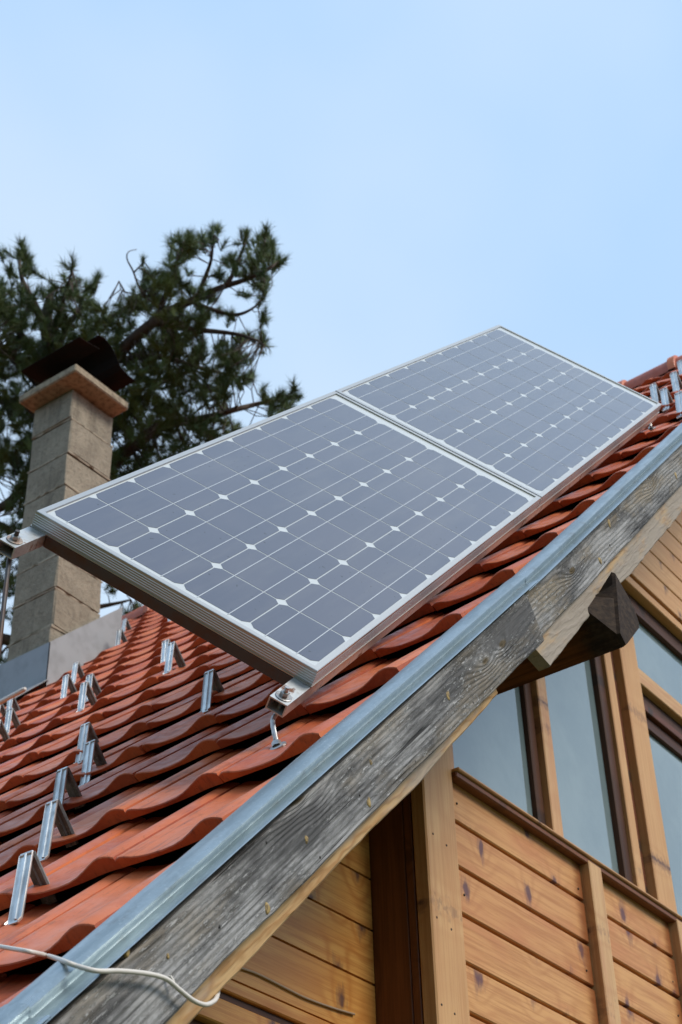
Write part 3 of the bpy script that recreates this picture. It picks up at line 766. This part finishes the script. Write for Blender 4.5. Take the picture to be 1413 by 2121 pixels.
# ------------------------------------------------------------------ chimney
CX, CY, CWX, CWY = 4.964, 5.445, .347, .327
CHM = empty('chimney', (CX, CY, 4.2), 'tan concrete block chimney with slab cap and sheet metal cowl', 'chimney')
jz = [4.15, 4.465, 4.713, 4.953, 5.178, 5.43, 5.672, 5.905, 6.157, 6.385]
core = box('flue_core', (CX+.02, CX+CWX-.02), (CY+.02, CY+CWY-.02), (4.0, 6.38), M['deck'], CHM, .002)
for i in range(len(jz)-1):
    j1, j2 = random.uniform(-.005, .005), random.uniform(-.005, .005)
    b = box('block', (CX+j1, CX+CWX+j1), (CY+j2, CY+CWY+j2), (jz[i]+.005, jz[i+1]-.005), M['block'], CHM, .007, ex=0)
    me = b.data
    for v in me.vertices:
        v.co += Vector((random.uniform(-.004, .004), random.uniform(-.004, .004), random.uniform(-.005, .005)))
for i in range(1, len(jz)-1):                       # squeezed-out mortar, ragged, with holes left in it
    V, F = [], []; m_ = 44; per = [(0, 0), (1, 0), (1, 1), (0, 1)]
    for k in range(m_):
        f = 4*k/m_; e = int(f); f -= e; (xa, ya), (xb, yb) = per[e], per[(e+1) % 4]
        X0 = CX-.003+(CWX+.006)*(xa+(xb-xa)*f); Y0_ = CY-.003+(CWY+.006)*(ya+(yb-ya)*f)
        nz = mnoise.noise(Vector((X0*14, Y0_*14, i*3.1))); up_ = .007+.007*nz; dn = -.007+.006*mnoise.noise(Vector((X0*17, Y0_*17, i*5.7)))
        if mnoise.noise(Vector((X0*23, Y0_*23, i*9.7))) > .28: up_ = dn = -.001
        cx_, cy_ = CX+CWX/2, CY+CWY/2
        for (zq, inn) in ((up_, .985), (up_*.4, 1.0), (dn*.4, 1.0), (dn, .985)): V.append((cx_+(X0-cx_)*inn, cy_+(Y0_-cy_)*inn, jz[i]+zq))
    for k in range(m_):
        for q_ in range(3): a_, b_ = 4*k+q_, 4*((k+1) % m_)+q_; F.append((a_, a_+1, b_+1, b_))
    obj('mortar_joint', V, F, M['mortar'], CHM, I4)
zc_ = 6.392; ez_ = np.array([0, 0, 1.])
kF, kL, kR = [hit(p, ez_*zc_, ez_) for p in ((156.3, 766.8), (37.4, 834.8), (272.9, 846))]
cap = box('cap_slab', (kF[0], kR[0]), (kF[1], kL[1]), (zc_, zc_+.06), M['cap'], CHM, .008, ex=0)
# cowl: two bent sheets on short legs
cw = []
ccx, ccy = CX+CWX/2, CY+CWY/2
legs = [(ccx-.17, ccy-.10), (ccx-.17, ccy+.16), (ccx+.18, ccy-.12), (ccx+.18, ccy+.16)]
for (lx, ly) in legs: box('cowl_leg', (lx-.008, lx+.008), (ly-.012, ly+.012), (6.453, 6.53), M['cowl'], CHM, .001)
def sheet(prof, y0, y1, name, t=.003):
    V = []; F = []
    for (x, z_) in prof: V += [(x, y0, z_), (x, y1, z_), (x, y0, z_-t), (x, y1, z_-t)]
    n = len(prof)
    for i in range(n-1):
        a, b = 4*i, 4*i+4
        F += [(a, a+1, b+1, b), (a+3, a+2, b+2, b+3), (a+2, a, b, b+2), (a+1, a+3, b+3, b+1)]
    F += [(0, 2, 3, 1), (4*n-4, 4*n-3, 4*n-1, 4*n-2)]
    obj(name, V, [f[::-1] for f in F], M['cowl'], CHM, I4, False)
def hp(px, y): return hit_y(px, y)
yn = CY-.13; xl_ = hit_y((165, 697), yn)[0]; yf_ = hit((43, 765), np.array([xl_, 0, 0]), np.array([1., 0, 0]))[1]
def cpt(px, y): h_ = hit_y(px, y); return (h_[0], h_[2])
right = [cpt(p, yn) for p in ((204, 694), (219, 702), (230, 717), (240, 735), (246, 752), (253, 764), (266, 777), (280.5, 788.5))]
left = [cpt(p, yn) for p in ((165, 697), (178, 706), (192, 714), (206, 722))]
sheet(right, yn, yf_, 'cowl_sheet')
sheet(left, yn, yf_, 'cowl_sheet')
box('flue', (ccx-.16, ccx+.17), (ccy-.13, ccy+.17), (6.45, 6.585), M['cowl'], CHM, .004, ex=2)
# lead flashing round the foot
fx, fy = CX-.02, CY-.022
def roofz(x, h): return (h+math.sin(RA)*x)/math.cos(RA)
def fl_sheet(name, pts, nrm, t=.004): obj(name, *prism(pts, nrm, t), M['lead'], CHM, I4)
z0 = roofz(fx, -.405)
fl_sheet('flashing_sheet', [np.array([fx, fy, z0-.08]), np.array([fx, CY+CWY+.25, z0-.08]), np.array([fx, CY+CWY+.25, z0+.235]), np.array([fx, fy, z0+.235])], (1, 0, 0))
x1 = fx+.52
fl_sheet('flashing_sheet', [np.array([fx, fy, z0-.06]), np.array([x1, fy, roofz(x1, -.405)-.06]), np.array([x1, fy, roofz(x1, -.405)+.205]), np.array([fx, fy, z0+.235])], (0, 1, 0))
ap = [R3(fx*S[0]+z0*S[2]-.30, fy-.02, -.40), R3(fx*S[0]+z0*S[2]+.02, fy-.02, -.402), R3(fx*S[0]+z0*S[2]+.02, CY+CWY+.4, -.402), R3(fx*S[0]+z0*S[2]-.30, CY+CWY+.4, -.40)]
fl_sheet('apron_sheet', ap, -N, .004)

# ------------------------------------------------------------------ snow guards
def guard_parts():
    w = .031; a, b = .086, .078; t = .0022
    def strap(p0, p1, rib):
        d = np.array([p1[0]-p0[0], 0, p1[1]-p0[1]]); L = np.linalg.norm(d); d /= L
        n = np.array([-d[2], 0, d[0]]); V = []; F = []
        cs = [(-.5, .0035), (-.44, 0), (-.12, 0), (-.06, rib), (.06, rib), (.12, 0), (.44, 0), (.5, .0035)]
        for f in (0, 1):
            for (yy_, zz_) in cs: V.append(np.array([p0[0], 0, p0[1]])+d*L*f+n*zz_+YV*yy_*w)
            for (yy_, zz_) in cs: V.append(np.array([p0[0], 0, p0[1]])+d*L*f+n*(zz_-t)+YV*yy_*w)
        m_ = len(cs)
        for k in range(m_-1):
            F += [(k, k+1, k+1+2*m_, k+2*m_), (k+m_+1, k+m_, k+3*m_, k+1+3*m_)]
        F += [(0, 2*m_, 3*m_, m_), (m_-1, 2*m_-1, 4*m_-1, 3*m_-1), tuple(range(m_))[::-1]+tuple(range(m_, 2*m_)), tuple(range(2*m_, 3*m_))+tuple(range(3*m_, 4*m_))[::-1]]
        return V, F
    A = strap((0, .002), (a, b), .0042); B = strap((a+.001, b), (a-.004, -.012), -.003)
    C = strap((-.012, .001), (0, .002), 0.)
    D = cbox(.006, w, .005, .002)
    return A, B, C, ([np.array(v)+np.array([a, 0, b+.001]) for v in D[0]], D[1])
GA, GB, GC, GD = guard_parts()
gm = [mesh('front_strap', *GA, M['guard']), mesh('rear_strap', *GB, M['strap_shaded']), mesh('foot', *GC, M['guard']), mesh('bend', *GD, M['guard'])]
GUARDS = [((35, 1908), 'nearest snow guard at the lower left, whole and in front of the others'),
 ((84, 1765), 'snow guard just behind the nearest one at the lower left'),
 ((113, 1684), 'third snow guard up the row at the lower left'),
 ((176, 1621), 'front snow guard of the overlapping pair left of the lower panel bolt'),
 ((167, 1580), 'rear snow guard of the overlapping pair left of the lower panel bolt'),
 ((428, 1473), 'lone snow guard closest to the lower rail of the panels'),
 ((349, 1393), 'front snow guard of the pair below the middle of the panel edge'),
 ((341, 1379), 'rear snow guard of the pair below the middle of the panel edge'),
 ((169, 1472), 'front snow guard of the pair right of the chimney flashing corner'),
 ((182, 1453), 'rear snow guard of the pair right of the chimney flashing corner'),
 ((133, 1448), 'front snow guard beside the foot of the chimney flashing'),
 ((152, 1418), 'snow guard tight against the lower edge of the chimney flashing'),
 ((243, 1338), 'front snow guard of the pair near the ridge beside the chimney'),
 ((258, 1321), 'rear snow guard of the pair near the ridge beside the chimney'),
 ((17, 1488), 'rear snow guard below the pale rod at the left edge'),
 ((14, 1522), 'front snow guard below the pale rod at the left edge'),
 ((-14, 1551), 'snow guard half cut off by the left edge, lower one'),
 ((-10, 1503), 'snow guard half cut off by the left edge, under the pale rod'),
 ((354, 1290), 'small far snow guard just under the panel edge near the ridge'),
 ((1357, 832), 'snow guard beside the right corner of the farther panel'),
 ((1379, 844), 'middle snow guard of the three by the farther panel corner'),
 ((1408, 855), 'snow guard at the right edge just below the others there'),
 ((1404, 814), 'snow guard at the right edge, second from the ridge'),
 ((1413, 777), 'snow guard at the right edge closest to the ridge')]
for px, lab in GUARDS:
    h = -.43
    for _ in range(15):
        P0 = hit_h(px, h); h = .5*h+.5*surf_h(P0 @ S, P0[1])
    Mg = ROOFM(R3(P0 @ S, P0[1], h+.001))
    tw = random.uniform(-.05, .05)
    Mg = Mg @ Matrix.Rotation(tw, 4, 'Z')
    E = empty('snow_guard', None, lab, 'snow guard', 'snow guards on the roof', Mg)
    for me in gm: obj(me.name, None, None, None, E, Mg, me=me)

# ------------------------------------------------------------------ cables and rod
fpy = np.array([p[0] for p in fprof[:13]])[::-1]; fph = np.array([p[1] for p in fprof[:13]])[::-1]
fy_s = np.argsort(fpy); fpy, fph = fpy[fy_s], fph[fy_s]
def drape(px, off):
    """first point where the line of sight meets tiles, flashing or board, lifted off it by off"""
    d = ray(*px); u_ = 1.0
    while u_ < 6:
        X = d*u_; s_, y_, h_ = X @ S, X[1], X @ N
        if y_ > 1.3245:
            H = -1.
            if y_ < 1.472: H = np.interp(y_, fpy, fph)+.0075-.0052*(s_-1.4)+.002
            if y_ > 1.438: H = max(H, surf_h(s_, y_))
            if y_ >= YB: H = max(H, -.44)
            if (h_ < H and h_ > -.56) or (y_ > YB and h_ > -.545 and h_ < -.43): return d*(u_-off)
        u_ += .002
    return d*2.3
lay = [(100, 1980), (130, 1990), (160, 2001), (200, 2011), (245, 2011), (300, 2016), (343, 2027), (372, 2050), (400, 2072)]
pts = [hit_h(p, v) for p, v in (((-80, 1947), -.392), ((-20, 1957), -.394), ((20, 1964), -.396), ((60, 1971), -.399))]+[drape(p, .006) for p in lay]+[hit_y(p, v) for p, v in (((424, 2081), 1.326), ((440, 2076), 1.335), ((449, 2066), 1.358), ((452, 2050), 1.41))]
CB = empty('power_cable', hit_y((350, 2040), YB), 'white cable crossing the verge flashing and barge board at lower left', 'cable')
obj('wire', *tube(smooth_line(pts, 6), .0032, 10), M['cable'], CB, I4, True)
c = hit_y((352, 2034), 1.331); obj('clip', *tube([c+np.array([.004, -.0042, -.006]), c+np.array([.001, -.0052, 0]), c+np.array([-.003, -.0042, .005]), c+np.array([-.003, .004, .006])], .0018, 6), M['cable'], CB, I4, True)
pw = [hit_y(p, YRC-.004) for p in ((470, 1992), (493, 2003), (530, 2016), (567, 2034), (600, 2051), (635, 2068), (690, 2088), (734, 2101))]
o = obj('wall_wire', *tube(smooth_line(pw, 5), .0028, 8), M['wire'], None, I4, True); props(o, 'thin brown wire pinned across the golden recessed boards at the bottom', 'wire')
pr0 = hit_h((52, 1427), -.33); pr1 = hit_h((-70, 1492), -.36); pr2 = R3(pr1 @ S-.02, pr1[1]+.06, surf_h(pr1 @ S-.02, pr1[1]+.06)-.01)
ROD = obj('rod', *tube([pr2, pr1+(pr2-pr1)*.2, pr1+(pr0-pr1)*.15, pr1+(pr0-pr1)*.97, pr0], [.011, .011, .011, .011, .008], 10), M['cable'], None, I4, True)
props(ROD, 'pale rod jutting in over the roof from the left edge by the chimney', 'rod')

# ------------------------------------------------------------------ pine tree behind the chimney
TREE_D = 15.0
def tp(px, d): return ray(*px)*d
limbs = [
 ([(95, 2900), (105, 2000), (112, 1400), (120, 1100), (118, 900), (105, 760), (100, 660), (105, 600)], (.26, .02), 15.4),
 ([(120, 1010), (200, 985), (250, 945), (300, 905), (350, 880), (420, 868), (490, 845), (560, 832), (600, 818)], (.085, .008), 14.8),
 ([(110, 850), (200, 770), (270, 712), (327, 660), (397, 623), (467, 590), (551, 562), (580, 543)], (.075, .008), 14.7),
 ([(327, 660), (345, 600), (365, 550), (384, 500)], (.03, .006), 14.6), ([(410, 617), (435, 550), (448, 485)], (.026, .006), 14.8), ([(467, 590), (495, 540), (510, 490)], (.024, .006), 14.5), ([(515, 573), (540, 530), (550, 493)], (.02, .005), 14.7),
 ([(397, 623), (470, 650), (520, 640), (550, 610)], (.025, .006), 14.9), ([(330, 665), (420, 690), (500, 690), (548, 715)], (.035, .006), 14.6), ([(230, 745), (340, 745), (440, 770), (520, 790)], (.04, .006), 15.1),
 ([(300, 614), (285, 590), (275, 565), (266, 540), (268, 522), (280, 517)], (.012, .003), 14.5), ([(299, 613), (270, 606), (250, 598), (247, 578)], (.009, .002), 14.5), ([(275, 565), (290, 550), (297, 540)], (.009, .003), 14.5), ([(345, 640), (320, 625), (299, 613)], (.014, .012), 14.5),
 ([(100, 700), (75, 640), (50, 580), (42, 520)], (.05, .007), 15.), ([(105, 690), (128, 630), (150, 560)], (.04, .006), 14.8), ([(112, 730), (160, 650), (200, 590)], (.04, .006), 15.2), ([(110, 760), (180, 690), (250, 640), (275, 615)], (.04, .006), 15.3),
 ([(118, 830), (60, 770), (10, 722), (-80, 690)], (.075, .03), 14.6), ([(118, 880), (50, 838), (-60, 820)], (.07, .03), 14.9), ([(105, 780), (40, 690), (0, 610), (-20, 560)], (.05, .008), 15.2),
 ([(118, 980), (50, 1010), (0, 1050), (-80, 1090)], (.06, .03), 14.8), ([(112, 1240), (50, 1150), (10, 1100), (-60, 1060)], (.05, .02), 14.5), ([(108, 1330), (30, 1330), (-80, 1300)], (.07, .04), 14.8),
 ([(115, 1150), (200, 1170), (260, 1215), (330, 1245)], (.05, .008), 15.), ([(112, 1280), (200, 1262), (270, 1240)], (.04, .008), 14.6), ([(118, 960), (190, 930), (260, 860), (330, 800), (400, 770)], (.05, .008), 15.4)]
TREE = empty('pine_tree', (0, 0, 0), 'dark green pine tree rising behind the chimney', 'tree', M=mat4((1, 0, 0), (0, 1, 0), (0, 0, 1), np.array([*(tp((100, 1400), 15.4)[:2]), -ZC])))
BV, BF = [], []; LP = []
def addtube(pts, r, n):
    V, F = tube(pts, r, n); o_ = len(BV); BV.extend(V); BF.extend([tuple(i+o_ for i in f) for f in F])
for pl, (r0, r1), dd in limbs:
    n = len(pl); raw = [tp(p, dd+(TREE_D-dd)*0+.35*math.sin(i*1.7+dd*9)*(i/n)) for i, p in enumerate(pl)]
    if dd == 15.4 and r0 > .2:
        base = raw[0].copy(); base[2] = -ZC-.1; base[0], base[1] = raw[2][0], raw[2][1]; raw[0] = base; raw[1] = raw[2]*.5+base*.5
    ln = smooth_line(raw, 6)
    ln = [p+np.array(mnoise.noise_vector(Vector(p*2.3)))*.035 for p in ln]
    addtube(ln, list(np.linspace(r0, r1, len(ln))), 7); LP += [p for p in ln]
LPa = np.array(LP[40:])
poly = np.array([(-30, 540), (20, 520), (45, 508), (62, 520), (66, 560), (92, 572), (80, 592), (105, 602), (122, 570), (150, 543), (167, 570), (160, 592), (207, 573), (196, 605), (202, 640), (250, 622), (285, 600), (300, 560), (330, 568), (348, 556), (352, 505), (380, 484), (405, 500), (432, 482), (450, 464), (470, 482), (474, 512), (496, 486), (520, 478), (540, 494), (550, 474), (562, 500), (592, 540), (565, 562), (556, 575), (560, 612), (541, 622), (553, 660), (546, 690), (553, 738), (522, 742), (541, 790), (560, 832), (590, 812), (610, 800), (624, 826), (600, 850), (480, 920), (380, 965), (300, 1010), (240, 1040), (240, 1080), (205, 1080), (330, 1240), (330, 1275), (230, 1290), (60, 1290), (60, 1420), (-30, 1420)], float)
def inpoly(x, y):
    c = False; n = len(poly); j = n-1
    for i in range(n):
        (xi, yi), (xj, yj) = poly[i], poly[j]
        if (yi > y) != (yj > y) and x < (xj-xi)*(y-yi)/(yj-yi)+xi: c = not c
        j = i
    return c
tufts = []
tips = [(45, 517), (20, 527), (62, 545), (85, 572), (5, 535), (150, 556), (135, 582), (165, 580), (112, 595), (196, 588), (180, 600), (295, 545), (372, 500), (392, 498), (384, 520), (450, 482), (462, 510), (508, 492), (495, 505), (548, 492), (545, 512), (572, 545), (586, 542), (566, 535), (550, 607), (545, 598), (545, 655), (540, 690), (545, 712), (545, 730), (605, 812), (618, 825), (572, 825), (590, 830), (520, 780), (430, 500), (410, 512), (330, 580), (345, 575), (530, 560), (500, 525), (480, 540)]
for p in tips: tufts.append((p, 14.7+random.uniform(-.3, .3), 1))
while len(tufts) < 3050:
    x, y = random.uniform(-30, 630), random.uniform(460, 1420)
    if not inpoly(x, y): continue
    dns = mnoise.noise(Vector((x*.017, y*.017, 2.7)))*.6 + mnoise.noise(Vector((x*.045, y*.045, 8.1)))*.55
    lim = -.12
    if y > 1040: lim = -.02
    elif y > 900: lim = -.4 if x > 230 else -.02
    if x > 330 and y < 700: lim = .06
    if 640 < y < 900 and x < 420: lim = -.34
    if dns < lim: continue
    tufts.append(((x, y), random.uniform(14.2, 16.2), 0))
NV, NF = [], []
trunkc = tp((130, 900), 15.2)
for (px, d, tip) in tufts:
    c = tp(px, d); i = np.argmin(((LPa-c)**2).sum(1)); a = LPa[i]
    out = c-a; L = np.linalg.norm(out); dirn = out/(L+1e-6)*.6+np.array([0, 0, .75])+np.array([random.gauss(0, .35) for _ in range(3)]); dirn /= np.linalg.norm(dirn)
    if L < .42:
        midp = (a+c)/2-dirn*.03+np.array([random.gauss(0, .02) for _ in range(3)])
        addtube([a, midp, c-dirn*.05, c+dirn*.03], [.006, .005, .0035, .002], 3)
    e1 = np.cross(dirn, [.3, .5, .8]); e1 /= np.linalg.norm(e1); e2 = np.cross(dirn, e1)
    sz = random.uniform(.75, 1.15)
    K_ = 84
    al = RNG.uniform(-.06, .05, K_)*sz; th = RNG.uniform(0, 2*math.pi, K_); op = RNG.uniform(.15, 1.05, K_); nl = RNG.uniform(.075, .125, K_)*sz
    nd = dirn*np.cos(op)[:, None]+(e1*np.cos(th)[:, None]+e2*np.sin(th)[:, None])*np.sin(op)[:, None]
    b_ = c+dirn*al[:, None]; w = np.cross(nd, RNG.normal(0, 1, (K_, 3))); w *= .0026/(np.linalg.norm(w, axis=1)[:, None]+1e-9)
    NV.append(np.stack([b_-w, b_+w, b_+nd*nl[:, None]], 1).reshape(-1, 3))
NV = np.concatenate(NV); NF = [(3*i, 3*i+1, 3*i+2) for i in range(len(NV)//3)]
obj('trunk', BV, BF, M['bark'], TREE, I4, True)
obj('crown', NV, NF, M['needle'], TREE, I4)
print('tris needles', len(NF), 'tiles rest', len(rest))
